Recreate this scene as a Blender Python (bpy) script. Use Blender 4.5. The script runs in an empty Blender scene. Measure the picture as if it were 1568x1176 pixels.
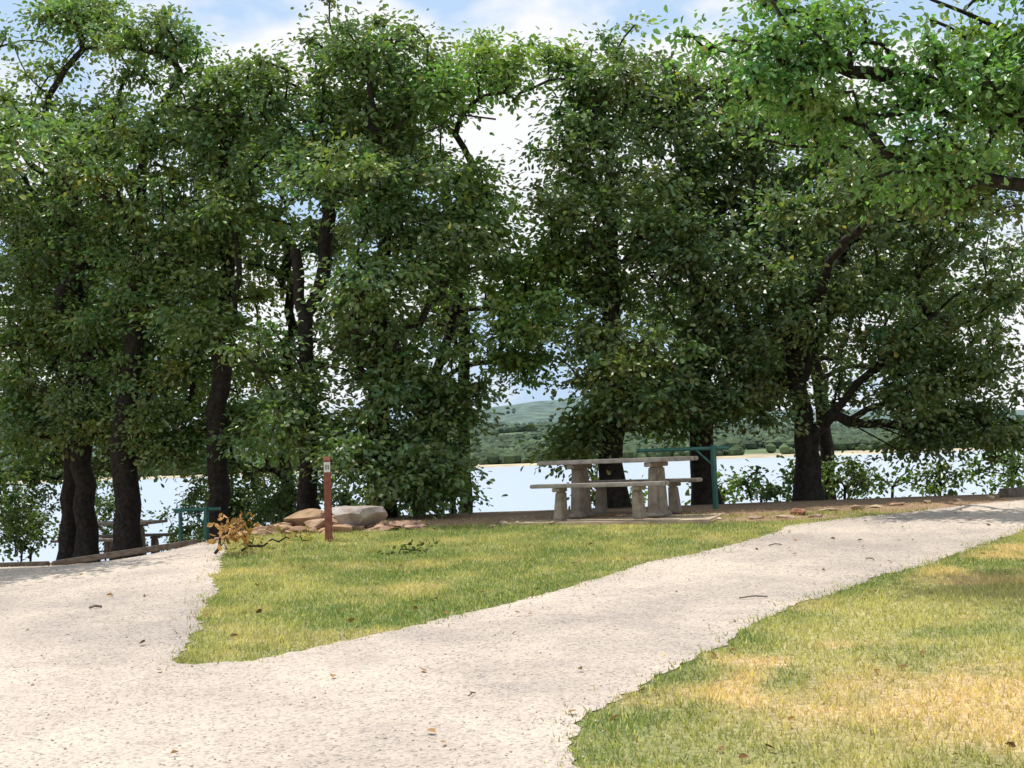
import bpy, math, numpy as np, time
from mathutils import Vector, Matrix
from mathutils.geometry import delaunay_2d_cdt
import bmesh
T0=time.time()
rng=np.random.default_rng(7)
scene=bpy.context.scene
scene.view_settings.view_transform='Standard'
scene.view_settings.look='None'
scene.view_settings.exposure=0
COL=scene.collection

# ---------------------------------------------------------------- noise
_tab=np.random.default_rng(3).random((256,256))
def vnoise(x,y):
    x=np.asarray(x,float); y=np.asarray(y,float)
    xi=np.floor(x).astype(int); yi=np.floor(y).astype(int)
    fx=x-xi; fy=y-yi; fx=fx*fx*(3-2*fx); fy=fy*fy*(3-2*fy)
    a=_tab[xi&255,yi&255]; b=_tab[(xi+1)&255,yi&255]; c=_tab[xi&255,(yi+1)&255]; d=_tab[(xi+1)&255,(yi+1)&255]
    return (a*(1-fx)+b*fx)*(1-fy)+(c*(1-fx)+d*fx)*fy
def fbm(x,y,o=4):
    s=0;a=.5;t=0
    for i in range(o):
        s=s+a*vnoise(x*2**i+17.3*i,y*2**i+5.1*i); t+=a; a*=.5
    return s/t
def sst(a,b,x):
    t=np.clip((np.asarray(x,float)-a)/(b-a),0,1); return t*t*(3-2*t)

# ---------------------------------------------------------------- terrain
WATER=-6.3
def height(x,y):
    x=np.asarray(x,float); y=np.asarray(y,float)
    def soft(t,k=.8): return k*np.logaddexp(0,t/k)
    up=.05*np.maximum(y,-40)
    mid=up-.055*soft(y-18.0)-.45*soft(y-22.5)
    left=up-.115*soft(y-14.0,.6)-.42*soft(y-32)
    w=sst(-5.6,-3.2,x)
    h=left*(1-w)+mid*w
    h=h+.03*(fbm(x*.35,y*.35,3)-.5)
    h=h+.10*np.exp(-(((x+2.4)/.9)**2+((y-17.4)/.6)**2))
    h=np.maximum(h,-9.0)
    ys=1150+160*(fbm(x/420.+3,x*0+.5,3)-.5)
    e=y-ys
    far=-9+4.4*sst(-80,30,e)
    n=fbm(x/500.+9,y/500.,4)
    cen=.5+.5*np.exp(-((x-30-.0*y)/330.)**2)
    far=far+54*sst(90,900,e)*(.25+1.3*n)*cen+150*sst(1300,2700,e)*(.45+.9*fbm(x/900.+4,y/900.+2,4))*(.55+.45*np.exp(-((x-60)/700.)**2))
    return np.where(y>200,far,h)

# ---------------------------------------------------------------- mesh helper
def mesh_np(name,V,tris=None,quads=None,mats=(),tm=None,qm=None,col=None,smooth=False):
    V=np.asarray(V,np.float32)
    tris=np.zeros((0,3),int) if tris is None or len(tris)==0 else np.asarray(tris)
    quads=np.zeros((0,4),int) if quads is None or len(quads)==0 else np.asarray(quads)
    me=bpy.data.meshes.new(name)
    me.vertices.add(len(V)); me.vertices.foreach_set('co',V.ravel())
    loops=np.concatenate([tris.ravel(),quads.ravel()]).astype(np.int32)
    me.loops.add(len(loops)); me.loops.foreach_set('vertex_index',loops)
    nt,nq=len(tris),len(quads)
    st=np.concatenate([np.arange(nt)*3,nt*3+np.arange(nq)*4]).astype(np.int32)
    me.polygons.add(nt+nq); me.polygons.foreach_set('loop_start',st)
    mi=np.zeros(nt+nq,np.int32)
    if tm is not None and nt: mi[:nt]=tm
    if qm is not None and nq: mi[nt:]=qm
    me.polygons.foreach_set('material_index',mi)
    me.polygons.foreach_set('use_smooth',np.full(nt+nq,smooth,bool) if not isinstance(smooth,np.ndarray) else smooth)
    me.update(calc_edges=True)
    if col is not None:
        a=me.attributes.new('col','FLOAT_COLOR','POINT')
        c=np.ones((len(V),4),np.float32); c[:,:3]=col; a.data.foreach_set('color',c.ravel())
    for m in mats: me.materials.append(m)
    ob=bpy.data.objects.new(name,me); COL.objects.link(ob)
    return ob

# ---------------------------------------------------------------- materials
def newmat(name):
    m=bpy.data.materials.new(name); m.use_nodes=True
    nt=m.node_tree; nt.nodes.clear()
    out=nt.nodes.new('ShaderNodeOutputMaterial')
    return m,nt,out
def N(nt,t): return nt.nodes.new(t)
def noise_mat(name,c1,c2,scale=8,rough=.85,bump=.3,bscale=40,attr=False,detail=6,spec=.25,bdist=.01):
    m,nt,out=newmat(name); L=nt.links.new
    geo=N(nt,'ShaderNodeNewGeometry')
    bs=N(nt,'ShaderNodeBsdfPrincipled'); bs.inputs['Roughness'].default_value=rough
    bs.inputs['Specular IOR Level'].default_value=spec
    no=N(nt,'ShaderNodeTexNoise'); no.inputs['Scale'].default_value=scale; no.inputs['Detail'].default_value=detail
    L(geo.outputs['Position'],no.inputs['Vector'])
    rp=N(nt,'ShaderNodeValToRGB'); rp.color_ramp.elements[0].position=.32; rp.color_ramp.elements[1].position=.68
    rp.color_ramp.elements[0].color=(*c1,1); rp.color_ramp.elements[1].color=(*c2,1)
    L(no.outputs['Fac'],rp.inputs['Fac'])
    colout=rp.outputs['Color']
    if attr:
        at=N(nt,'ShaderNodeAttribute'); at.attribute_name='col'
        mx=N(nt,'ShaderNodeMix'); mx.data_type='RGBA'; mx.blend_type='MULTIPLY'; mx.inputs[0].default_value=1
        L(colout,mx.inputs[6]); L(at.outputs['Color'],mx.inputs[7]); colout=mx.outputs[2]
    L(colout,bs.inputs['Base Color'])
    if bump>0:
        b=N(nt,'ShaderNodeBump'); b.inputs['Strength'].default_value=bump; b.inputs['Distance'].default_value=bdist
        n2=N(nt,'ShaderNodeTexNoise'); n2.inputs['Scale'].default_value=bscale; n2.inputs['Detail'].default_value=4
        L(geo.outputs['Position'],n2.inputs['Vector']); L(n2.outputs['Fac'],b.inputs['Height']); L(b.outputs['Normal'],bs.inputs['Normal'])
    L(bs.outputs[0],out.inputs[0])
    return m
def leaf_mat(name,trans=.35,gloss=.0,rough=.4):
    m,nt,out=newmat(name); L=nt.links.new
    at=N(nt,'ShaderNodeAttribute'); at.attribute_name='col'
    df=N(nt,'ShaderNodeBsdfDiffuse'); L(at.outputs['Color'],df.inputs['Color'])
    tr=N(nt,'ShaderNodeBsdfTranslucent')
    mx=N(nt,'ShaderNodeMix'); mx.data_type='RGBA'; mx.blend_type='MULTIPLY'; mx.inputs[0].default_value=1
    mx.inputs[7].default_value=(1.7,1.95,.75,1)
    L(at.outputs['Color'],mx.inputs[6]); L(mx.outputs[2],tr.inputs['Color'])
    ms=N(nt,'ShaderNodeMixShader'); ms.inputs[0].default_value=trans
    L(df.outputs[0],ms.inputs[1]); L(tr.outputs[0],ms.inputs[2]); last=ms
    if gloss>0:
        gl=N(nt,'ShaderNodeBsdfGlossy'); gl.inputs['Roughness'].default_value=rough; gl.inputs['Color'].default_value=(1,1,1,1)
        m2=N(nt,'ShaderNodeMixShader'); m2.inputs[0].default_value=gloss
        L(ms.outputs[0],m2.inputs[1]); L(gl.outputs[0],m2.inputs[2]); last=m2
    L(last.outputs[0],out.inputs[0])
    return m
M_leaf=leaf_mat('leaf',.36,.055,.4); M_grass=leaf_mat('grass_blade',.3)
M_dry=leaf_mat('dry_leaf',.15)
M_bark=noise_mat('bark',(.014,.012,.010),(.046,.038,.032),14,.95,.9,30,bdist=.02)
M_ground=noise_mat('ground',(.62,.62,.6),(1.25,1.2,1.15),22,.95,.8,70,attr=True,bdist=.02)
M_hill=noise_mat('hill_forest',(.6,.6,.6),(1.3,1.3,1.3),.03,1,.0,1,attr=True)
M_conc=noise_mat('weathered_concrete',(.19,.16,.13),(.35,.30,.245),9,.9,.4,60,bdist=.006)
M_wood=noise_mat('weathered_board',(.23,.205,.18),(.42,.38,.34),12,.85,.4,50,bdist=.004)
M_slab=noise_mat('pad_concrete',(.30,.23,.16),(.50,.41,.30),5,.95,.5,40)
M_post=noise_mat('brown_paint',(.19,.06,.045),(.29,.11,.075),16,.7,.3,60,bdist=.003)
M_white=noise_mat('white_paint',(.6,.58,.55),(.78,.77,.75),20,.6,.1,60)
M_black=noise_mat('black_paint',(.02,.02,.02),(.04,.04,.04),20,.6,.1,60)
M_green=noise_mat('green_paint',(.02,.09,.075),(.035,.16,.125),18,.5,.2,60,bdist=.002,spec=.5)
M_rock=noise_mat('sandstone',(.26,.18,.125),(.46,.35,.265),6,.95,.8,25,attr=True,bdist=.02)
M_stone=noise_mat('gravel_stone',(.8,.8,.8),(1.1,1.1,1.1),40,.9,.2,80,attr=True)
M_timber=noise_mat('old_timber',(.10,.08,.06),(.2,.17,.14),14,.95,.6,40)

# gravel surface
m,nt,out=newmat('gravel'); L=nt.links.new
geo=N(nt,'ShaderNodeNewGeometry')
vo=N(nt,'ShaderNodeTexVoronoi'); vo.inputs['Scale'].default_value=60
L(geo.outputs['Position'],vo.inputs['Vector'])
r1=N(nt,'ShaderNodeValToRGB'); e=r1.color_ramp.elements
e[0].position=0; e[0].color=(.26,.23,.20,1); e[1].position=1; e[1].color=(.50,.44,.385,1)
k=e.new(.08); k.color=(.32,.28,.245,1); k=e.new(.25); k.color=(.41,.36,.315,1)
sx=N(nt,'ShaderNodeSeparateColor'); L(vo.outputs['Color'],sx.inputs[0]); L(sx.outputs[0],r1.inputs['Fac'])
n1=N(nt,'ShaderNodeTexNoise'); n1.inputs['Scale'].default_value=.45; n1.inputs['Detail'].default_value=8; n1.inputs['Roughness'].default_value=.7
L(geo.outputs['Position'],n1.inputs['Vector'])
r2=N(nt,'ShaderNodeValToRGB'); e=r2.color_ramp.elements
e[0].position=.38; e[0].color=(.74,.73,.745,1); e[1].position=.60; e[1].color=(1.13,1.10,1.05,1)
L(n1.outputs['Fac'],r2.inputs['Fac'])
mx=N(nt,'ShaderNodeMix'); mx.data_type='RGBA'; mx.blend_type='MULTIPLY'; mx.inputs[0].default_value=1
L(r1.outputs['Color'],mx.inputs[6]); L(r2.outputs['Color'],mx.inputs[7])
bs=N(nt,'ShaderNodeBsdfPrincipled'); bs.inputs['Roughness'].default_value=.95; bs.inputs['Specular IOR Level'].default_value=.12
L(mx.outputs[2],bs.inputs['Base Color'])
bp=N(nt,'ShaderNodeBump'); bp.inputs['Strength'].default_value=.5; bp.inputs['Distance'].default_value=.007
L(vo.outputs['Distance'],bp.inputs['Height']); bp.invert=True
L(bp.outputs['Normal'],bs.inputs['Normal']); L(bs.outputs[0],out.inputs[0]); M_gravel=m
# water
m,nt,out=newmat('lake_water'); L=nt.links.new
geo=N(nt,'ShaderNodeNewGeometry')
bs=N(nt,'ShaderNodeBsdfPrincipled'); bs.inputs['Base Color'].default_value=(.34,.41,.50,1); bs.inputs['Roughness'].default_value=.25
mp=N(nt,'ShaderNodeMapping'); mp.inputs['Scale'].default_value=(.25,1,1); L(geo.outputs['Position'],mp.inputs['Vector'])
n1=N(nt,'ShaderNodeTexNoise'); n1.inputs['Scale'].default_value=1.2; n1.inputs['Detail'].default_value=5; L(mp.outputs[0],n1.inputs['Vector'])
bp=N(nt,'ShaderNodeBump'); bp.inputs['Strength'].default_value=.4; bp.inputs['Distance'].default_value=.05
L(n1.outputs['Fac'],bp.inputs['Height']); L(bp.outputs['Normal'],bs.inputs['Normal']); L(bs.outputs[0],out.inputs[0]); M_water=m

# ---------------------------------------------------------------- road outline
road_ctrl=[(0.0,-8),(0.1,0),(0.15,4),(.2,5.9),(.32,6.82),(.757,7.66),(1.78,9.4),(2.69,10.75),(5.5,14.2),(8.6,17.0),(16,21.0),
 (15,23.5),(10,20.2),(6.9,17.9),(5.2,16.7),(4.04,16.1),(3.18,15.6),(2.85,14.6),(1.3,12.66),(.19,10.97),(-.92,9.4),(-1.70,8.68),(-2.26,8.56),
 (-2.42,9.55),(-2.75,11.8),(-3.1,13.65),(-3.5,15.5),(-4.2,17.4),(-6,17.4),(-12,16.6),(-20,15.5),(-20,-8)]
pts=[]
for i in range(len(road_ctrl)):
    a=np.array(road_ctrl[i],float); b=np.array(road_ctrl[(i+1)%len(road_ctrl)],float)
    n=max(1,int(np.linalg.norm(b-a)/.07))
    for k in range(n): pts.append(a+(b-a)*k/n)
poly=np.array(pts)
for _ in range(10): poly=(np.roll(poly,1,0)+poly*2+np.roll(poly,-1,0))/4
tan=np.roll(poly,-1,0)-np.roll(poly,1,0); tan/=np.linalg.norm(tan,axis=1)[:,None]
nor=np.stack([tan[:,1],-tan[:,0]],1)
jj=(fbm(poly[:,0]*1.1,poly[:,1]*1.1,5)-.5)*.26+(rng.random(len(poly))-.5)*.06
poly=poly+nor*jj[:,None]
def inpoly(x,y,P=None):
    P=poly if P is None else P
    c=np.zeros(len(x),bool)
    x1,y1=P[:,0],P[:,1]; x2,y2=np.roll(x1,-1),np.roll(y1,-1)
    for a,b,cx,d in zip(x1,y1,x2,y2):
        if b==d: continue
        m=((b>y)!=(d>y)); xi=(cx-a)*(y-b)/(d-b)+a
        c^=m&(x<xi)
    return c

# ---------------------------------------------------------------- ground colour
def gcol(x,y):
    n1=fbm(x*.8+3,y*.8,4); n2=fbm(x*4,y*4,3)
    green=np.array([.19,.23,.085]); yel=np.array([.42,.385,.185]); dry=np.array([.57,.43,.25]); soil=np.array([.32,.22,.145]); lush=np.array([.14,.20,.07])
    right=sst(-.2,.6,x-np.interp(y,[4,7,9.4,14,17],[.1,.4,1.8,5.4,8.6]))
    f=np.clip(.40+2.2*(n1-.5)+1.4*(n2-.5)+.40*right,0,1)[...,None]
    c=green*(1-f)+yel*f
    d=np.exp(-(((x-2.7)/1.4)**2+((y-6.8)/.8)**2))*1.6+1.0*sst(.56,.70,fbm(x*.9+40,y*1.3,3))*(right*.75+.3)
    d=np.clip(d*(.3+1.4*n2),0,1)[...,None]
    c=c*(1-d)+dry*d
    g=(sst(.55,.7,fbm(x*1.2+11,y*1.6+7,3))*.5)[...,None]; c=c*(1-g*(1-d))+lush*g*(1-d)
    s=sst(16.7,17.4,y+1.2*(n1-.5)+.5*(n2-.5))
    s=np.maximum(s,sst(.9,.3,np.hypot((x+2.4)/1.2,(y-17.0)/.7)))
    s=np.maximum(s,.9*sst(1.0,.4,np.hypot((x-3.3)/1.3,(y-16.5)/.6)))
    s=np.maximum(s,sst(-3.2,-4.4,x)*sst(15,16,y))
    s=s[...,None]
    c=c*(1-s)+soil*(.75+.6*n2[...,None])*s
    return c,s[...,0]

# ---------------------------------------------------------------- ground sheet
def axis(segs):
    o=[]
    for a,b,st in segs: o.append(np.arange(a,b,st))
    return np.concatenate(o+[[segs[-1][1]]])
xs=axis([(-6000,-1500,150),(-1500,-200,26),(-200,-40,10),(-40,-10,1),(-10,10,.16),(10,40,1),(40,200,10),(200,1500,26),(1500,6000,150)])
ys=axis([(-600,-40,40),(-40,2,1.5),(2,23,.16),(23,50,.7),(50,1000,35),(1000,2600,22),(2600,5200,60)])
X,Y=np.meshgrid(xs,ys); Z=height(X,Y)
nx,ny=len(xs),len(ys)
V=np.stack([X.ravel(),Y.ravel(),Z.ravel()],1)
idx=np.arange(nx*ny).reshape(ny,nx)
Q=np.stack([idx[:-1,:-1].ravel(),idx[:-1,1:].ravel(),idx[1:,1:].ravel(),idx[1:,:-1].ravel()],1)
c,_=gcol(X.ravel(),Y.ravel())
c=c*.92
yy=Y.ravel(); zz=Z.ravel()
ff=fbm(X.ravel()/60.,yy/60.,4)
farc=np.stack([.03+.06*ff,.05+.09*ff,.02+.035*ff],1)
beach=np.array([.42,.36,.24])
meadow=(sst(.62,.67,fbm(X.ravel()/90.+5,yy/90.,3))*.6*sst(1900,1500,yy))[:,None]
farc=farc*(1-meadow)+np.array([.15,.20,.07])*meadow
tb=sst(2.0,.5,zz+5.)[:,None]; farc=farc*(1-tb)+beach*tb
haze=(1-np.exp(-np.maximum(yy-900,0)/5200.))[:,None]  # aerial haze painted into the far vertex colours, stronger with distance
HAZE_COL=np.array([.15,.22,.28])
farc=farc*(1-haze)+HAZE_COL*haze
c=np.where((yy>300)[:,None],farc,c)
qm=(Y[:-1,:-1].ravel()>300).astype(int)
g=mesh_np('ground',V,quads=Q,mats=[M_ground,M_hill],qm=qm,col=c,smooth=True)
W=mesh_np('lake_water',[(-6000,24,WATER),(6000,24,WATER),(6000,1700,WATER),(-6000,1700,WATER)],quads=[[0,1,2,3]],mats=[M_water])

# road
gx,gy=np.meshgrid(np.arange(-20,16,.3),np.arange(-8,24,.3)); gx=gx.ravel(); gy=gy.ravel()
ins=inpoly(gx,gy); gx=gx[ins]; gy=gy[ins]
nb=len(poly)
vc=[Vector(p) for p in poly]+[Vector((a,b)) for a,b in zip(gx,gy)]
res=delaunay_2d_cdt(vc,[(i,(i+1)%nb) for i in range(nb)],[],1,1e-5)
rv=np.array([(p.x,p.y) for p in res[0]])
rz=height(rv[:,0],rv[:,1])+.006
fc=[f for f in res[2] if len(f)==3]
mesh_np('gravel_road',np.column_stack([rv,rz]),tris=fc,mats=[M_gravel],smooth=True)

# loose stones
n=26000
sx_=rng.uniform(-6,8,n); sy_=4.5+13*rng.random(n)**1.5
ei=rng.integers(0,nb,14000); sx_=np.concatenate([sx_,poly[ei,0]+rng.normal(0,.10,14000)]); sy_=np.concatenate([sy_,poly[ei,1]+rng.normal(0,.10,14000)])
sel=inpoly(sx_,sy_)|(np.arange(len(sx_))>=n); sel&=(sy_>4.4)&(sy_<18)&(np.abs(sx_)<9); sx_=sx_[sel]; sy_=sy_[sel]; n=len(sx_)
s=.003+.006*rng.random(n)**3; big=rng.random(n)<.006; s[big]*=2.2
octv=np.array([(1,0,0),(0,1,0),(-1,0,0),(0,-1,0),(0,0,.6),(0,0,-.5)],float)
octf=np.array([(0,1,4),(1,2,4),(2,3,4),(3,0,4),(1,0,5),(2,1,5),(3,2,5),(0,3,5)])
ang=rng.uniform(0,6.28,n); ca,sa=np.cos(ang),np.sin(ang)
VV=octv[None]*(.7+.6*rng.random((n,6,3)))*s[:,None,None]
xr=VV[...,0]*ca[:,None]-VV[...,1]*sa[:,None]; yr=VV[...,0]*sa[:,None]+VV[...,1]*ca[:,None]
sz_=height(sx_,sy_)+.006
VV=np.stack([xr+sx_[:,None],yr+sy_[:,None],VV[...,2]+sz_[:,None]+s[:,None]*.25],2).reshape(-1,3)
FF=(octf[None]+(np.arange(n)*6)[:,None,None]).reshape(-1,3)
br=.21+.33*rng.random(n); cc=np.stack([br*1.03,br*.92,br*.82],1)
mesh_np('loose_gravel',VV,tris=FF,mats=[M_stone],col=np.repeat(cc,6,0))

# ---------------------------------------------------------------- grass
def blades(name,x,y,hmin,hmax,w,edge=False):
    c,s=gcol(x,y)
    keep=(rng.random(len(x))>s*.93)
    if not edge: keep&=~inpoly(x,y)
    x=x[keep];y=y[keep];c=c[keep]; n=len(x)
    tall=fbm(x*3,y*3,3)
    z=height(x,y); h=(hmin+(hmax-hmin)*rng.random(n))*(.5+tall)
    a=rng.uniform(0,6.28,n); la=rng.uniform(0,6.28,n); lean=h*rng.uniform(.1,1.0,n); ww=w*rng.uniform(.6,1.4,n)
    dx,dy=np.cos(a)*ww,np.sin(a)*ww
    v=np.zeros((n,3,3)); 
    v[:,0]=np.stack([x-dx,y-dy,z-.004],1); v[:,1]=np.stack([x+dx,y+dy,z-.004],1)
    v[:,2]=np.stack([x+np.cos(la)*lean,y+np.sin(la)*lean,z+h],1)
    t=rng.uniform(.75,1.5,n)[:,None]
    straw=(rng.random(n)<.18)[:,None]
    c=np.where(straw,np.array([.50,.43,.23])*t,c*t)
    return v.reshape(-1,3),np.repeat(c,3,0)
n=200000
bx=rng.uniform(-3.6,8.5,n*2); by=rng.uniform(5.3,18.0,n*2)
k=np.abs(bx)<.46*by+.6; bx=bx[k]; by=by[k]
k=rng.random(len(bx))<np.clip(1.25-(by-6)*.045,.3,1); bx=bx[k]; by=by[k]
v1,c1=blades('g',bx,by,.015,.045,.0055)
pi=rng.integers(0,nb,16000); off=rng.normal(.03,.09,16000)
ex=poly[pi,0]+rng.normal(0,.05,16000)+nor[pi,0]*off; ey=poly[pi,1]+rng.normal(0,.05,16000)+nor[pi,1]*off
k=(ey>5.2)&(ey<17)&(ex>-4)&(ex<8.5)&(fbm(ex*5,ey*5,2)>.42)
v2,c2=blades('g',ex[k],ey[k],.02,.055,.006,True)
VV=np.concatenate([v1,v2]); cc=np.concatenate([c1,c2])
mesh_np('grass',VV,tris=np.arange(len(VV)).reshape(-1,3),mats=[M_grass],col=cc)

# ---------------------------------------------------------------- leaves and trees
def unit(a): return a/np.maximum(np.linalg.norm(a,axis=-1,keepdims=True),1e-6)
def leaf_geo(C,D,U,Ln,Wd):
    d=unit(D); s=unit(np.cross(d,U)); n=unit(np.cross(s,d))
    Ln=Ln[:,None];Wd=Wd[:,None]
    base=C; tip=C+d*Ln-n*Ln*.18
    R1=C+d*Ln*.32+s*Wd*.34+n*Wd*.12; R2=C+d*Ln*.72+s*Wd*.5+n*Wd*.08-n*Ln*.05
    L1=C+d*Ln*.32-s*Wd*.34+n*Wd*.12; L2=C+d*Ln*.72-s*Wd*.5+n*Wd*.08-n*Ln*.05
    V=np.stack([base,R1,R2,tip,L2,L1],1).reshape(-1,3)
    o=(np.arange(len(C))*6)[:,None]
    Q=np.concatenate([o+np.array([[0,1,2,3]]),o+np.array([[0,3,4,5]])])
    return V,Q
def tube(P,R,sides,V,Q,cap=True):
    P=np.array(P); base=len(V)
    T=np.gradient(P,axis=0); T=unit(T)
    ref=np.array([0.3,1,.1]) if abs(T[0][1])<.85 else np.array([1,0,0.])
    th=np.arange(sides)/sides*2*math.pi
    for p,t,r in zip(P,T,R):
        a=np.cross(t,ref); a/=np.linalg.norm(a)+1e-9; b=np.cross(t,a)
        for q in th:
            rr=r*(1+.07*math.sin(q*3+p[2]*2))
            V.append(p+a*math.cos(q)*rr+b*math.sin(q)*rr)
    for i in range(len(P)-1):
        for j in range(sides):
            k=(j+1)%sides
            Q.append((base+i*sides+j,base+i*sides+k,base+(i+1)*sides+k,base+(i+1)*sides+j))
def make_tree(name,trunk,R,lobes,limbs=(),dens=51,leaves=90,leafL=.094,tint=(.07,.115,.03),seed=1,minh=1.6,sig=(.225,.10),tip=.005,flare=1.5,floor_r=None,sides=10,cull=.365):
    r=np.random.default_rng(seed)
    P=[];par=[];pl=[]
    def add(p,q):
        P.append(np.array(p,float)); par.append(q); pl.append(0 if q<0 else pl[q]+np.linalg.norm(P[-1]-P[q])); return len(P)-1
    def path(pts,q,jit=.03,st=.32):
        last=q
        for i in range(len(pts)-1):
            a,b=np.array(pts[i],float),np.array(pts[i+1],float); n=max(1,int(np.linalg.norm(b-a)/st))
            for k in range(1,n+1): last=add(a+(b-a)*k/n+r.normal(0,jit,3)*(k<n),last)
        return last
    gz=float(height(trunk[0][0],trunk[0][1]))
    t0=(trunk[0][0],trunk[0][1],gz-.12)
    root=add(t0,-1); path([t0]+[tuple(t) for t in trunk[1:]],root); ntr=len(P)
    for lb in limbs:
        A=np.array(P); q=int(np.argmin(np.linalg.norm(A-np.array(lb[0]),axis=1)))
        path([tuple(P[q])]+[tuple(t) for t in lb[1:]],q,.04)
    C=[];S=[]
    for lb in lobes:
        x,y,z,rx,rz=lb[:5]; ry=lb[5] if len(lb)>5 else .75*rx+.35
        n=int(dens*(rx*rz*ry)**.75/.9)+3
        u=unit(r.normal(size=(n,3))); rad=r.random(n)**(1/1.9)*r.choice([1,1,1,1.22],n)
        C.append(np.array([x,y,z])+u*rad[:,None]*np.array([rx,ry,rz])); S.append(np.full(n,r.uniform(.85,1.2)))
    C=np.concatenate(C); S=np.concatenate(S)
    ok=C[:,2]>height(C[:,0],C[:,1])+.15
    if cull>0: ok&=fbm(C[:,0]*1.6+31,C[:,2]*1.6+9,3)>cull
    C=C[ok];S=S[ok]
    top=np.array(trunk[min(1,len(trunk)-1)])
    order=np.argsort(np.linalg.norm(C-top,axis=1))
    for i in order:
        p=C[i]; A=np.array(P); PL=np.array(pl)
        dd=np.linalg.norm(A-p,axis=1)+.18*PL+1.2*np.maximum(0,A[:,2]-p[2]+.05)+50*((A[:,2]-gz)<minh)
        q=int(np.argmin(dd)); a=P[q]; dist=np.linalg.norm(p-a)
        if dist<.12: add(p,q); continue
        ctrl=a+(p-a)*.45+np.array([0,0,.22*dist])+r.normal(0,.10*dist,3)
        n=max(2,int(dist/.22)); last=q
        for k in range(1,n+1):
            t=k/n; last=add((1-t)**2*a+2*t*(1-t)*ctrl+t*t*p+r.normal(0,.012,3)*(k<n),last)
    n=len(P); rp=np.full(n,0.0); ch=[[] for _ in range(n)]
    for i in range(n):
        if par[i]>=0: ch[par[i]].append(i)
    for i in range(n-1,-1,-1):
        rp[i]=1.0 if not ch[i] else sum(rp[j]**2.1 for j in ch[i])**(1/2.1)
    rr=tip+(rp/rp[0])**1.2*(R-tip)
    tl=np.arange(ntr)/max(1,ntr-1); rr[:ntr]=np.maximum(rr[:ntr],R*(1-.8*tl))
    if floor_r is not None: rr[:ntr]=np.maximum(rr[:ntr],floor_r)
    V=[];Q=[]
    stack=[(-1,0)]
    while stack:
        p0,c0=stack.pop()
        chain=[] if p0<0 else [p0]; rad=[] if p0<0 else [min(rr[p0]*.8,rr[c0]*1.25)]
        cur=c0
        while True:
            chain.append(cur); rad.append(rr[cur])
            if not ch[cur]: break
            if cur<ntr and cur+1<ntr and cur+1 in ch[cur]: b=cur+1
            else: b=max(ch[cur],key=lambda j:rp[j])
            for j in ch[cur]:
                if j!=b: stack.append((cur,j))
            cur=b
        if len(chain)<2: continue
        PP=[P[j] for j in chain]
        if p0<0:
            rad=[rd*(1+(flare-1)*math.exp(-max(0,PP[k][2]-gz)/.22)) for k,rd in enumerate(rad)]
        tube(PP,rad,sides if p0<0 else (7 if rad[0]>.03 else 4),V,Q)
    V=np.array(V);Q=np.array(Q)
    cb=np.full((len(V),3),.06)
    cnt=(leaves*r.uniform(.5,1.5,len(C))).astype(int); I=np.repeat(np.arange(len(C)),cnt); M=len(I)
    off=unit(r.normal(size=(M,3)))*(np.minimum(np.abs(r.normal(0,1.15,M)),2.1))[:,None]*np.array([sig[0],sig[0],sig[1]])*S[I][:,None]*1.25
    pos=C[I]+off
    pos[:,2]-=.35*(off[:,0]**2+off[:,1]**2)
    D=unit(off+r.normal(size=(M,3))*.16)+np.array([0,0,-.22]); U=np.array([0,-.25,1.])+r.normal(size=(M,3))*.55
    Ln=leafL*r.uniform(.65,1.3,M); 
    LV,LQ=leaf_geo(pos,D,U,Ln,Ln*r.uniform(.5,.72,M))
    ct=r.uniform(.72,1.3,len(C))[I]*r.uniform(.75,1.3,M)
    hue=r.normal(0,.12,len(C))[I]+r.normal(0,.08,M)
    col=np.stack([tint[0]*ct*(1+hue),tint[1]*ct,tint[2]*ct*(1-hue)],1)
    ye=r.random(M)<.012; col[ye]=np.array([.30,.27,.06])
    col=np.clip(col,.005,.6)
    nv=len(V)
    return mesh_np(name,np.concatenate([V,LV]),quads=np.concatenate([Q,LQ+nv]),mats=[M_bark,M_leaf],
        qm=np.concatenate([np.zeros(len(Q),int),np.ones(len(LQ),int)]),col=np.concatenate([cb,np.repeat(col,6,0)]),
        smooth=np.concatenate([np.ones(len(Q),bool),np.zeros(len(LQ),bool)]))
def dp(lst,d,ry=None,seed=0):
    "crown lobes drawn for a tree line 20 m away, moved to distance d"
    r=np.random.default_rng(seed+99); o=[]
    for x,z,rx,rz in lst:
        s=d/20.; o.append((x*s,d+r.uniform(-.9,.9),1.7+(z-1.7)*s,rx*s,rz*s))
    return o
G1=(.124,.190,.056); G2=(.110,.168,.053); G3=(.102,.150,.052); GL=(.145,.23,.055)
make_tree('oak_tree',[(-8.05,23.5,0),(-7.95,23.5,2.2),(-7.8,23.4,4.2),(-7.7,23.3,6.5)],.16,
  dp([(-7.55,5.67,1.3,1.3),(-7.2,4.15,1.2,1.0),(-7.4,7.4,1.2,1.2),(-6.35,8.5,.9,.6),(-8.3,3.1,.7,.7),(-7.7,2.4,.7,.5),(-6.3,7.1,.8,.6),(-7.9,1.9,.5,.45)],23.5,seed=1),minh=1.2,seed=11,tint=G1)
make_tree('oak_tree',[(-7.55,23,0),(-7.6,23,2.2),(-7.3,23,4)],.18,dp([(-6.9,3.5,1.0,.7),(-6.7,5.3,.9,1.0),(-8.4,8.6,1,.8),(-7.3,2.7,.9,.5),(-6.4,2.5,.6,.4)],23,seed=2),seed=12,tint=G2)
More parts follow.
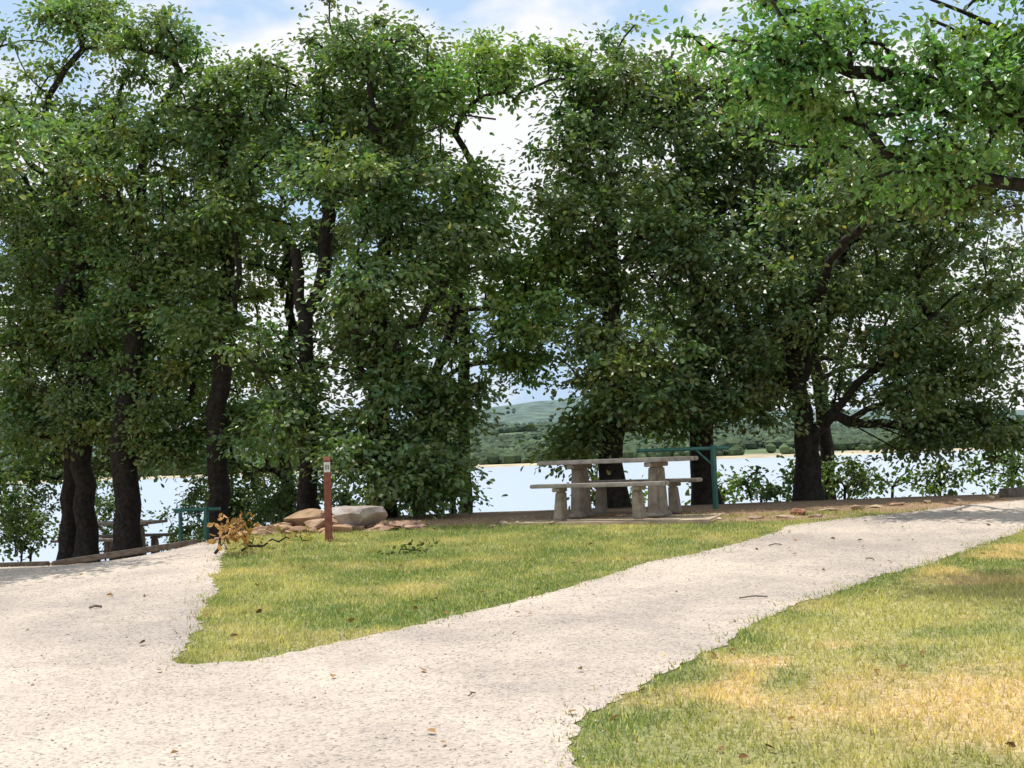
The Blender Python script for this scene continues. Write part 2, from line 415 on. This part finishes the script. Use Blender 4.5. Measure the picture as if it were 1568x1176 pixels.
make_tree('oak_tree',[(-6.55,22,0),(-6.6,22,2.2),(-6.35,22,4.2),(-6.1,21.8,7)],.21,
  dp([(-5.73,6.3,1.05,1.0),(-5.48,4.69,1.1,.9),(-6.1,3.9,.9,.7),(-5.1,8.1,.75,.55),(-5.2,3.3,.9,.6),(-5.4,2.5,.7,.5),(-5.0,5.6,.6,.6),(-5.2,2.0,.5,.4)],22,seed=3),minh=1.3,seed=13,tint=G1)
make_tree('oak_tree',[(-4.8,21.5,0),(-4.9,21.5,1.9),(-4.7,21.5,4),(-4.6,21.2,7)],.17,
  dp([(-4.15,7.0,1.1,1.1),(-4.5,5.5,1.0,1.0),(-4.3,4.0,.9,.7),(-4.1,2.95,.8,.55),(-4.5,2.3,.65,.5),(-3.7,5.6,.7,.7),(-4.0,2.0,.5,.4)],21.5,seed=4),minh=1.2,seed=14,tint=G1)
make_tree('oak_tree',[(-3.15,20,0),(-3.15,20,2),(-3.15,20,3.6),(-3.28,20,5.0)],.14,
  dp([(-2.97,7.7,1.1,.9),(-2.9,6.4,1.1,.7),(-3.5,3.3,.8,.7),(-3.3,2.4,.6,.45)],20,seed=5),
  limbs=[[(-3.15,20,3.8),(-2.85,20.2,4.8),(-2.8,20.1,6.6)]],seed=15,tint=G2,floor_r=.085)
make_tree('oak_tree',[(-2.0,19.4,0),(-2.02,19.4,2),(-1.9,19.4,4.2),(-1.8,19.4,6.6)],.2,
  dp([(-2.06,8.2,1.0,.75),(-1.8,7.0,.9,.75),(-2.1,5.8,1.05,.8),(-1.3,5.5,.9,.75),(-.85,4.9,.8,.55),(-1.8,4.4,.9,.7),(-2.2,3.4,1.05,.8),(-1.5,3.05,.9,.75),
      (-1.87,2.2,.95,.65),(-1.35,1.75,.75,.6),(-2.6,1.9,.5,.6),(-.8,2.65,.5,.4),(-1.9,1.6,.9,.5),(-1.3,1.4,.6,.4)],19.2,seed=6),
  limbs=[[(-1.9,19.4,5),(-1.3,19,6.45),(-.7,18.9,6.75),(-.1,18.9,6.65)]],minh=.7,seed=16,tint=G2,cull=.34)
make_tree('oak_tree',[(-1.6,20.6,0),(-1.45,20.6,2.2),(-.9,20.6,4.0),(-.5,20.4,6.3)],.09,
  dp([(.0,4.35,.85,.6),(.45,3.7,.75,.55),(.1,3.1,.5,.3),(.7,4.7,.5,.45),(-.5,7.95,.75,.45),(.1,7.5,.6,.45),(.65,7.6,.6,.5),(-.6,6.0,.5,.4),(-.4,5.2,.7,.5),(-.9,7.2,.5,.5)],20.3,seed=7),seed=17,tint=GL,cull=.33)
make_tree('oak_tree',[(1.55,20.3,0),(1.5,20.3,1.9),(1.6,20.3,4),(1.65,20.2,6.5)],.19,
  dp([(1.63,7.6,1.05,.8),(1.25,6.5,.9,.75),(1.85,5.35,1.05,.85),(1.4,4.35,.85,.7),(1.15,3.3,.75,.6),(1.8,3.0,.9,.65),(1.2,2.2,.6,.5),(2.1,2.2,.7,.4),(.9,5.3,.6,.5),(1.0,1.95,.4,.35)],20,seed=8),minh=1.0,seed=18,tint=G2)
make_tree('oak_tree',[(3.08,21,0),(3.0,21,1.9),(3.05,21,4),(3.0,21,6.2)],.19,
  dp([(2.75,7.2,1.1,.85),(3.1,5.9,1.0,.85),(2.85,4.6,1.0,.75),(3.0,3.4,1.0,.7),(2.65,2.4,.9,.4),(3.5,2.4,.8,.45),(2.2,3.0,.6,.5),(3.8,7.3,.8,.6)],20.8,seed=9),seed=19,tint=G3,cull=.345)
make_tree('oak_tree',[(4.6,20.5,0),(4.6,20.5,1.5),(4.45,20.5,3.0),(4.3,20.4,5.4)],.19,
  dp([(3.95,6.6,.9,.8),(4.2,5.25,1.05,.85),(5.2,5.5,1.0,.95),(6.2,5.2,1.1,.95),(7.2,4.3,1.1,.9),(4.1,3.95,.95,.75),(5.45,3.9,1.05,.8),(6.5,3.1,1.05,.65),(7.4,2.6,.9,.6),(3.9,2.9,.8,.5),(5.1,2.75,.7,.4),(4.9,6.6,.8,.7),(6.9,1.95,.9,.4),(5.9,2.4,.6,.4),(7.6,1.8,.6,.4),(6.1,1.75,.4,.25)],20.3,seed=10)
   +[(4.0,16.9,4.9,.8,.4,.5),(5.2,16.6,5.0,.9,.5,.5),(6.3,16.8,5.0,.8,.45,.5),(4.6,16.3,5.1,.8,.4,.5),(5.8,16.9,5.3,.8,.4,.5)],
  limbs=[[(4.6,20.5,1.5),(5.0,20.4,2.2),(5.9,20.2,3.1),(6.8,20,3.9)],[(4.5,20.5,2.6),(5.0,20.2,3.8),(5.3,20.2,5.2)],[(4.5,20.5,3.0),(4.7,19,4.4),(4.9,17.4,4.9)]],seed=20,tint=G3,cull=.35,minh=1.1)
# second row standing lower on the bank
make_tree('oak_tree',[(-8.6,28.5,0),(-8.5,28.5,2),(-8.3,28.5,5)],.16,dp([(-6.3,3.4,1.0,.7),(-5.7,2.6,.8,.5),(-6.9,4.6,1.0,.9),(-5.6,4.2,.9,.8),(-7.6,3.6,.8,.9),(-6.2,5.9,1.0,.8),(-7.4,2.6,.8,.5),(-6.4,2.5,.7,.4),
   (-6.9,2.0,.7,.4),(-5.6,1.95,.7,.4),(-7.8,1.9,.7,.5)],28.5,seed=31),seed=31,tint=G3,leafL=.12,dens=24,leaves=70,sig=(.28,.14),cull=.35)
make_tree('oak_tree',[(-4.4,25,0),(-4.4,25,2),(-4.2,25,5)],.13,dp([(-3.9,3.0,.8,.7),(-3.2,3.6,.9,.7),(-3.9,4.9,.9,.7),(-2.8,5.2,.8,.6),(-4.6,6.6,.9,.7),(-3.2,2.2,.5,.4),(-4.9,3.2,.7,.7),(-3.4,6.6,.9,.7),(-2.4,4.2,.7,.6),(-4.4,1.8,.5,.4),(-3.7,1.5,.4,.4)],25,seed=32),minh=1.0,seed=32,tint=G3,leafL=.115,dens=28,leaves=70,sig=(.26,.13),cull=.38)
make_tree('oak_tree',[(-.9,23.5,0),(-.9,23.5,2),(-.8,23.4,5)],.11,dp([(-1.6,6.3,.8,.6),(-.9,5.6,.7,.5),(-1.0,4.0,.8,.6),(-1.4,7.4,.8,.6),(-.9,3.0,.5,.5)],23.5,seed=34),seed=34,tint=G3,leafL=.11,dens=28,leaves=70,sig=(.25,.13),cull=.38)
make_tree('oak_tree',[(5.9,24.5,0),(5.8,24.5,2),(5.6,24.5,5)],.13,dp([(4.6,4.6,.9,.7),(5.6,4.5,.9,.7),(3.6,4.4,.9,.7),(6.6,4.0,.9,.6),(2.3,5.6,.8,.7),(4.6,5.9,.9,.6),(3.5,3.3,.9,.5),(4.7,3.3,.8,.4),(5.8,3.2,.8,.4),(2.3,3.9,.7,.6),(6.4,5.6,.9,.6)],24.5,seed=33),seed=33,tint=G3,leafL=.115,dens=27,leaves=70,sig=(.26,.13),cull=.38)
make_tree('oak_tree',[(-9.6,14.2,0),(-9.5,14.2,2.5),(-9.0,14.2,4.5),(-8.6,14.3,5.5)],.2,
  [(-8.3,14.3,5.4,1.2,.7,1.0),(-6.7,14.6,5.2,.9,.4,.8),(-7.4,13.8,4.9,.9,.4,.7),(-6.1,15.6,5.7,.8,.35,.6),(-6.9,16.2,5.9,.8,.4,.6)],seed=23,tint=G1,cull=0)
# near tree whose crown hangs into the upper right
make_tree('ash_tree',[(6.9,12.2,0),(6.8,12.1,2.4),(6.5,12,4.2),(6.3,12,6)],.20,
  [(3.2,11.3,5.1,1.0,.55,.9),(4.1,11,4.65,.85,.6,.9),(2.3,11.4,5.35,.7,.35,.7),(2.85,11.6,4.55,.55,.3,.6),(3.6,11.2,4.1,.7,.3,.7),(4.6,11.3,5.2,.8,.6,.9),(5.3,11.5,4.6,.8,.7,1),(6.4,12,5.8,1.5,1.1,1.5),(2.4,11.3,4.9,.6,.3,.6)],
  limbs=[[(6.7,12.1,3),(5.5,11.7,4.2),(4.3,11.4,4.75),(3.1,11.4,5.0)],[(6.6,12,3.6),(5.4,11.9,5.2),(3.9,11.6,5.7)]],
  dens=76,leaves=76,leafL=.066,sig=(.155,.085),tint=(.120,.225,.062),seed=21,cull=.33)
print('trees',time.time()-T0)
def bush(x,y,z,rx,rz,tint,seed,dens=40,name='shrub',leafL=.09,leaves=55):
    gz=float(height(x,y))
    return make_tree(name,[(x,y,0),(x+.03,y,gz+.25)],.025,[(x,y,z,rx,rz,rx)],dens=dens,leaves=leaves,leafL=leafL,tint=tint,seed=seed,minh=.0,sig=(.15,.12),tip=.004,flare=1,sides=5,cull=0)
B=(.08,.13,.04); LB=(.15,.24,.07)
for i,(x,y,z,rx,rz,t) in enumerate([(-1.0,20.2,1.2,.5,.5,B),(-2.7,21,1.1,.5,.5,B),(-3.9,23,1.0,.7,.6,B),(-5.6,26,.9,.8,.6,B),(-9.3,25,.6,.7,.8,B),(-10.3,24.5,1.3,.8,1.2,B),(-4.9,27,1.8,.8,1.0,LB),
   (3.4,21.6,1.0,.5,.45,LB),(4.1,22.0,1.2,.45,.65,B),(4.75,22.0,1.1,.5,.5,B),(5.5,22.0,1.05,.65,.5,B),(6.3,22.0,.9,.7,.45,LB),(7.1,22.0,.9,.6,.45,B),(8.2,21.7,1.1,.8,.65,LB),(9.2,21.5,1.2,.8,.7,B),(2.0,22.5,.8,.7,.3,LB),(1.2,22.4,1.2,.4,.5,B),
   (-10.8,28.5,.9,.9,.8,B),(-7.3,30,.2,.9,.8,B),(-6.4,27.5,.9,.8,.9,B),(-5.3,25.5,.5,.7,.6,B),(-4.4,23.5,.9,.5,.7,B),(-9.6,30.5,.6,1.0,1.0,B)]):
    bush(x,y,z,rx,rz,t,50+i,dens=30 if t is LB else 40)

# ---------------------------------------------------------------- distant forest on the far shore
n=26000
fy=1205+np.abs(rng.normal(0,1,n))*560; fx=rng.uniform(-.62,.62,n)*fy
dn=fbm(fx/90.+5,fy/90.,3); k=(dn<.63)|(fy>1800); fx=fx[k];fy=fy[k]; n=len(fx)
fz=height(fx,fy); k=fz>-4.75; fx=fx[k];fy=fy[k];fz=fz[k]; n=len(fx)
bm=bmesh.new(); bmesh.ops.create_icosphere(bm,subdivisions=1,radius=1); iv=np.array([v.co[:] for v in bm.verts]); itf=np.array([[v.index for v in f.verts] for f in bm.faces]); bm.free()
s=rng.uniform(3,6.5,n)
VV=iv[None]*(.75+.5*rng.random((n,len(iv),1)))*s[:,None,None]*np.array([1,1,1.05])+np.stack([fx,fy,fz+s*.7],1)[:,None]
FF=(itf[None]+(np.arange(n)*len(iv))[:,None,None]).reshape(-1,3)
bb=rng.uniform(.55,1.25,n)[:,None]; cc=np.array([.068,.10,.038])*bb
haze=(1-np.exp(-np.maximum(fy-900,0)/5200.))[:,None]; cc=cc*(1-haze)+HAZE_COL*haze  # same distance haze painted into the treetop colours
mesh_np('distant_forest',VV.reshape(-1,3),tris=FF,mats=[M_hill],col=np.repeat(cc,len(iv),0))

# ---------------------------------------------------------------- built objects
def empty(name,loc,rz=0):
    e=bpy.data.objects.new(name,None); COL.objects.link(e); e.location=loc; e.rotation_euler=(0,0,rz); e.empty_display_size=.2; return e
def box(name,size,loc,mat,parent,rot=(0,0,0),taper=(1,1),bev=.008,shear=0):
    bm=bmesh.new(); bmesh.ops.create_cube(bm,size=1)
    for v in bm.verts:
        if v.co.z>0: v.co.x*=taper[0]; v.co.y*=taper[1]; v.co.x+=shear/size[0]
        v.co.x*=size[0]; v.co.y*=size[1]; v.co.z*=size[2]
    bmesh.ops.bevel(bm,geom=bm.edges[:],offset=bev,segments=2,affect='EDGES')
    me=bpy.data.meshes.new(name); bm.to_mesh(me); bm.free(); me.materials.append(mat)
    o=bpy.data.objects.new(name,me); COL.objects.link(o); o.parent=parent; o.location=loc; o.rotation_euler=rot; return o
def pipe(name,pts,r,mat,parent,sides=12):
    V=[];Q=[]; P=np.array(pts,float)
    D=[P[0]]
    for i in range(len(P)-1):
        for k in range(1,5): D.append(P[i]+(P[i+1]-P[i])*k/4)
    tube(D,[r]*len(D),sides,V,Q)
    b=len(V); 
    caps=[list(range(sides))[::-1],list(range(b-sides,b))]
    me=bpy.data.meshes.new(name); me.from_pydata([tuple(v) for v in V],[],[tuple(q) for q in Q]+[tuple(c) for c in caps]); me.materials.append(mat)
    o=bpy.data.objects.new(name,me); COL.objects.link(o); o.parent=parent; return o
def picnic_table(x,y,rz,L=2.0):
    z=float(height(x,y))+.02
    E=empty('picnic_table',(x,y,z),rz)
    for i,py in enumerate((-.29,-.097,.097,.29)):
        box('top_plank_%d'%(i+1),(L,.18,.055),(.0,py,.735),M_wood,E,bev=.01)
    for sx in (-1,1):
        X=sx*L*.27
        box('top_bearer',(.10,.70,.06),(X,0,.675),M_conc,E)
        box('pedestal',(.17,.40,.65),(X,0,.322),M_conc,E,taper=(.72,.8),bev=.018)
        box('pedestal_foot',(.23,.50,.06),(X,0,.03),M_conc,E,taper=(.9,.95),bev=.015)
    for sy in (-1,1):
        yb=sy*.72
        for k,py in enumerate((-.075,.075)):
            box('seat_plank_%d'%(k+1),(L*.9,.14,.05),(0,yb+py,.44),M_wood,E,bev=.01)
        for sx in (-1,1):
            X=sx*L*.27
            box('seat_bearer',(.11,.27,.05),(X,yb,.388),M_conc,E)
            box('seat_leg',(.14,.18,.36),(X,yb,.184),M_conc,E,taper=(.66,.95),bev=.014,shear=-sx*.02)
    return E
picnic_table(1.36,17.35,math.radians(-25))
picnic_table(-8.15,26.5,math.radians(-12))
gz=float(height(1.3,17.3))
E=empty('concrete_pad',(1.35,17.35,gz),math.radians(-16)); 
box('slab',(2.7,2.0,.10),(0,0,-.04),M_slab,E,bev=.02)
pz=float(height(-2.24,15.6))-.08; E=empty('marker_post',(-2.24,15.6,pz),math.radians(8))
box('post',(.09,.09,1.06),(0,0,.50),M_post,E,bev=.006)
box('post_top',(.09,.09,.05),(0,0,1.056),M_post,E,taper=(1,.5),bev=.005)
box('number_plate',(.076,.008,.12),(0,-.050,.955),M_white,E,bev=.002)
box('digit_stroke_1',(.010,.004,.055),(-.012,-.057,.955),M_black,E,bev=.001)
box('digit_stroke_2',(.010,.004,.055),(.014,-.057,.955),M_black,E,bev=.001)
def rail(x,y,L,h,rz,one=True):
    z=float(height(x,y)); E=empty('lantern_stand',(x,y,z-.1),rz)
    pipe('upright',[(0,0,0),(0,0,h+.1)],.04,M_green,E)
    pipe('crossbar',[(-L,0,h+.05),(.22,0,h+.05)],.026,M_green,E,8)
    pipe('hook',[(-L+.05,0,h+.05),(-L+.05,0,h+.16),(-L+.12,0,h+.2)],.008,M_green,E,6)
    pipe('brace',[(-.25,0,h+.04),(0,0,h-.2)],.014,M_green,E,6)
    if not one: pipe('upright_2',[(-L+.1,0,0),(-L+.1,0,h+.05)],.03,M_green,E)
rail(2.80,18.4,1.08,.90,math.radians(-4))
rail(-4.78,20.2,.5,.66,0,False)

# rocks
def rocks(name,specs,seed,tint=(1,1,1)):
    r=np.random.default_rng(seed); V=[];F=[];C=[]
    bm=bmesh.new(); bmesh.ops.create_icosphere(bm,subdivisions=3,radius=1); iv=np.array([v.co[:] for v in bm.verts]); tf=np.array([[v.index for v in f.verts] for f in bm.faces]); bm.free()
    b=0
    for x,y,sx,sy,sz in specs:
        p=iv.copy()
        for _ in range(14):
            nn=unit(r.normal(size=3)); d=r.uniform(.42,.8); t=p@nn-d; p=p-np.maximum(t,0)[:,None]*nn
        p=p*(1+.015*r.normal(size=(len(p),1)))
        a=r.uniform(0,6.28); q=p*np.array([sx,sy,sz]); ca,sa=math.cos(a),math.sin(a)
        if sx<.2: q=np.stack([q[:,0]*ca-q[:,1]*sa,q[:,0]*sa+q[:,1]*ca,q[:,2]],1)
        q=q+np.array([x,y,float(height(x,y))+sz*.35]); V.append(q); F.append(tf+b); b+=len(q)
        k=r.uniform(.8,1.25); C.append(np.tile(np.array(tint)*k*np.array([1,r.uniform(.92,1.05),r.uniform(.85,1.1)]),(len(q),1)))
    return mesh_np(name,np.concatenate(V),tris=np.concatenate(F),mats=[M_rock],col=np.concatenate(C))
r=np.random.default_rng(5)
sp=[(-2.55,16.9,.34,.2,.13),(-3.0,16.8,.28,.17,.09),(-1.55,16.9,.36,.2,.07),(-2.3,16.6,.26,.16,.09),(-2.8,17.2,.36,.2,.17),(-3.3,16.7,.26,.15,.05),(-1.75,16.6,.3,.17,.05),(-1.3,16.8,.2,.14,.05)]
for _ in range(80): sp.append((r.normal(-2.4,.6),r.normal(16.9,.25),*(r.uniform(.03,.13)*np.array([1.4,1,.55]))))
rocks('rock_pile',sp,4,(1.0,.9,.82))
rocks('boulder',[(-2.06,16.85,.42,.26,.30)],8,(.85,.98,1.18))
rocks('sandstone_rock',[(3.65,16.9,.17,.12,.07)],9,(1.1,.8,.65))
rocks('sandstone_rock',[(4.5,17.3,.14,.1,.05)],10)
rocks('sandstone_rock',[(-.15,16.9,.12,.09,.04)],12)
rocks('edging_stones',[(-.4+ i*.42+r.uniform(-.1,.1),16.75-.02*i+r.uniform(-.12,.12),r.uniform(.08,.19),r.uniform(.05,.1),r.uniform(.02,.045)) for i in range(11)]+
      [(4.2+.5*i+r.uniform(-.1,.1),17.3+.35*i*.6,r.uniform(.08,.19),.08,.04) for i in range(8)],13)
def timber(pts,w,h):
    for a,b in zip(pts[:-1],pts[1:]):
        a=np.array(a);b=np.array(b); c=(a+b)/2; L=np.linalg.norm(b-a)-.04; z=(float(height(*a))+float(height(*b)))/2
        E=empty('timber_edging',(c[0],c[1],z+h*.3),math.atan2(b[1]-a[1],b[0]-a[0]))
        box('beam',(L,w,h),(0,0,0),M_timber,E,rot=(0,-math.asin((float(height(*b))-float(height(*a)))/L),0),bev=.012)
timber([(-4.3,17.8),(-6.3,17.7),(-8.4,17.4),(-10.5,17.1)],.12,.08)
timber([(6.9,18.6),(8.4,19.5),(10.2,20.7)],.16,.16)

def dead_branch(name,pts,R,n,spread,seed,col,leafL=.11):
    r=np.random.default_rng(seed); V=[];Q=[]
    P=np.array(pts,float); P[:,2]+=height(P[:,0],P[:,1])
    D=[P[0]]
    for i in range(len(P)-1):
        for k in range(1,5): D.append(P[i]+(P[i+1]-P[i])*k/4+r.normal(0,.015,3))
    tube(D,list(np.linspace(R,R*.35,len(D))),6,V,Q)
    tips=[]
    for _ in range(int(n/9)):
        b=D[r.integers(1,len(D))]; e=b+r.normal(0,spread,3)*np.array([1,1,.7])+np.array([0,0,spread*.5]); e[2]=max(e[2],float(height(e[0],e[1]))+.03)
        tube([b,(b+e)/2+r.normal(0,.02,3),e],[R*.4,R*.3,R*.15],4,V,Q); tips.append(e)
    V=np.array(V);Q=np.array(Q); tips=np.array(tips)
    I=np.repeat(np.arange(len(tips)),9); off=r.normal(0,.04,(len(I),3)); pos=tips[I]+off
    pos[:,2]=np.maximum(pos[:,2],height(pos[:,0],pos[:,1])+.02)
    Ln=leafL*r.uniform(.6,1.3,len(I)); LV,LQ=leaf_geo(pos,off+r.normal(0,.03,off.shape),r.normal(size=off.shape),Ln,Ln*.6)
    cc=np.array(col)*r.uniform(.5,1.4,(len(I),1))
    mesh_np(name,np.concatenate([V,LV]),quads=np.concatenate([Q,LQ+len(V)]),mats=[M_bark,M_dry],qm=np.concatenate([np.zeros(len(Q),int),np.ones(len(LQ),int)]),col=np.concatenate([np.full((len(V),3),.1),np.repeat(cc,6,0)]))
dead_branch('fallen_branch',[(-3.30,14.3,.05),(-3.22,14.5,.28),(-3.12,14.7,.26),(-3.0,14.8,.08)],.018,170,.075,3,(.44,.25,.11),.075)
dead_branch('fallen_branch',[(-3.05,14.5,.05),(-2.75,14.7,.12),(-2.5,14.8,.16),(-2.35,14.9,.1)],.014,70,.07,4,(.40,.30,.10),.06)
dead_branch('fallen_twig',[(-1.35,14.0,.02),(-1.15,14.1,.05),(-.95,14.05,.02)],.008,60,.06,6,(.10,.14,.04),.06)
V=[];Q=[]
for (x,y,L_,a,rr_) in [(1.72,10.3,.22,.1,.006),(-3.6,11.0,.1,.6,.01),(3.3,12.2,.12,2,.006),(-.3,7.3,.08,1.2,.004),(2.6,13.6,.15,.4,.006)]:
    P=[np.array([x+math.cos(a)*L_*t+.01*math.sin(t*7),y+math.sin(a)*L_*t,float(height(x,y))+.018+.012*math.sin(t*3)]) for t in (0,.3,.6,1)]
    tube(P,[rr_]*4,5,V,Q)
me=bpy.data.meshes.new('fallen_twigs'); me.from_pydata([tuple(v) for v in V],[],Q); me.materials.append(M_timber); COL.objects.link(bpy.data.objects.new('fallen_twigs',me))
n=520; lx=rng.uniform(-6,8,n); ly=rng.uniform(5.5,18,n); k=rng.random(n)<np.where(inpoly(lx,ly),.25,.8); lx=lx[k];ly=ly[k]; n=len(lx)
pos=np.stack([lx,ly,height(lx,ly)+.025],1); D=rng.normal(size=(n,3))*np.array([1,1,.2]); Ln=rng.uniform(.03,.07,n)
LV,LQ=leaf_geo(pos,D,np.array([0,0,1.])+rng.normal(0,.4,(n,3)),Ln,Ln*.6)
cc=np.array([.22,.13,.06])*rng.uniform(.4,1.7,(n,1))
mesh_np('leaf_litter',LV,quads=LQ,mats=[M_dry],col=np.repeat(cc,6,0))

# ---------------------------------------------------------------- light
sd=Vector((-.27,.20,.94)).normalized()
el=math.asin(sd.z); az=math.atan2(sd.x,sd.y)
sl=bpy.data.lights.new('sun','SUN'); sl.energy=5.0; sl.angle=math.radians(.5); sl.color=(1,.95,.87)
so=bpy.data.objects.new('sun',sl); COL.objects.link(so); so.rotation_euler=sd.to_track_quat('Z','Y').to_euler(); so.location=(0,0,30)
w=bpy.data.worlds.new('World'); scene.world=w; w.use_nodes=True; nt=w.node_tree; nt.nodes.clear(); L=nt.links.new
out=N(nt,'ShaderNodeOutputWorld'); bg=N(nt,'ShaderNodeBackground'); bg.inputs['Strength'].default_value=.12
sky=N(nt,'ShaderNodeTexSky'); sky.sky_type='NISHITA'; sky.sun_disc=False; sky.sun_elevation=el; sky.sun_rotation=az; sky.dust_density=2
tc=N(nt,'ShaderNodeTexCoord'); mp=N(nt,'ShaderNodeMapping'); mp.inputs['Scale'].default_value=(1,1,2.2)
L(tc.outputs['Generated'],mp.inputs['Vector'])
no=N(nt,'ShaderNodeTexNoise'); no.inputs['Scale'].default_value=4.2; no.inputs['Detail'].default_value=8; no.inputs['Roughness'].default_value=.52
L(mp.outputs[0],no.inputs['Vector'])
rp=N(nt,'ShaderNodeValToRGB'); rp.color_ramp.elements[0].position=.43; rp.color_ramp.elements[1].position=.52
L(no.outputs['Fac'],rp.inputs['Fac'])
mx=N(nt,'ShaderNodeMix'); mx.data_type='RGBA'; mx.inputs[7].default_value=(8.2,8.3,8.5,1)
hz_=N(nt,'ShaderNodeMix'); hz_.data_type='RGBA'; hz_.inputs[0].default_value=.8; hz_.inputs[7].default_value=(4.9,6.6,8.9,1)
L(sky.outputs[0],hz_.inputs[6])
L(rp.outputs['Color'],mx.inputs[0]); L(hz_.outputs[2],mx.inputs[6]); L(mx.outputs[2],bg.inputs['Color']); L(bg.outputs[0],out.inputs[0])

# ---------------------------------------------------------------- camera
cd=bpy.data.cameras.new('camera'); cam=bpy.data.objects.new('camera',cd); COL.objects.link(cam)
cd.lens=45.9; cd.sensor_width=36; cd.clip_end=20000; cd.clip_start=.1
cam.matrix_world=Matrix.Translation((0,0,1.7))@Matrix.Rotation(math.radians(90+3.2),4,'X')@Matrix.Rotation(math.radians(-2.0),4,'Z')
scene.camera=cam
print('total',time.time()-T0)
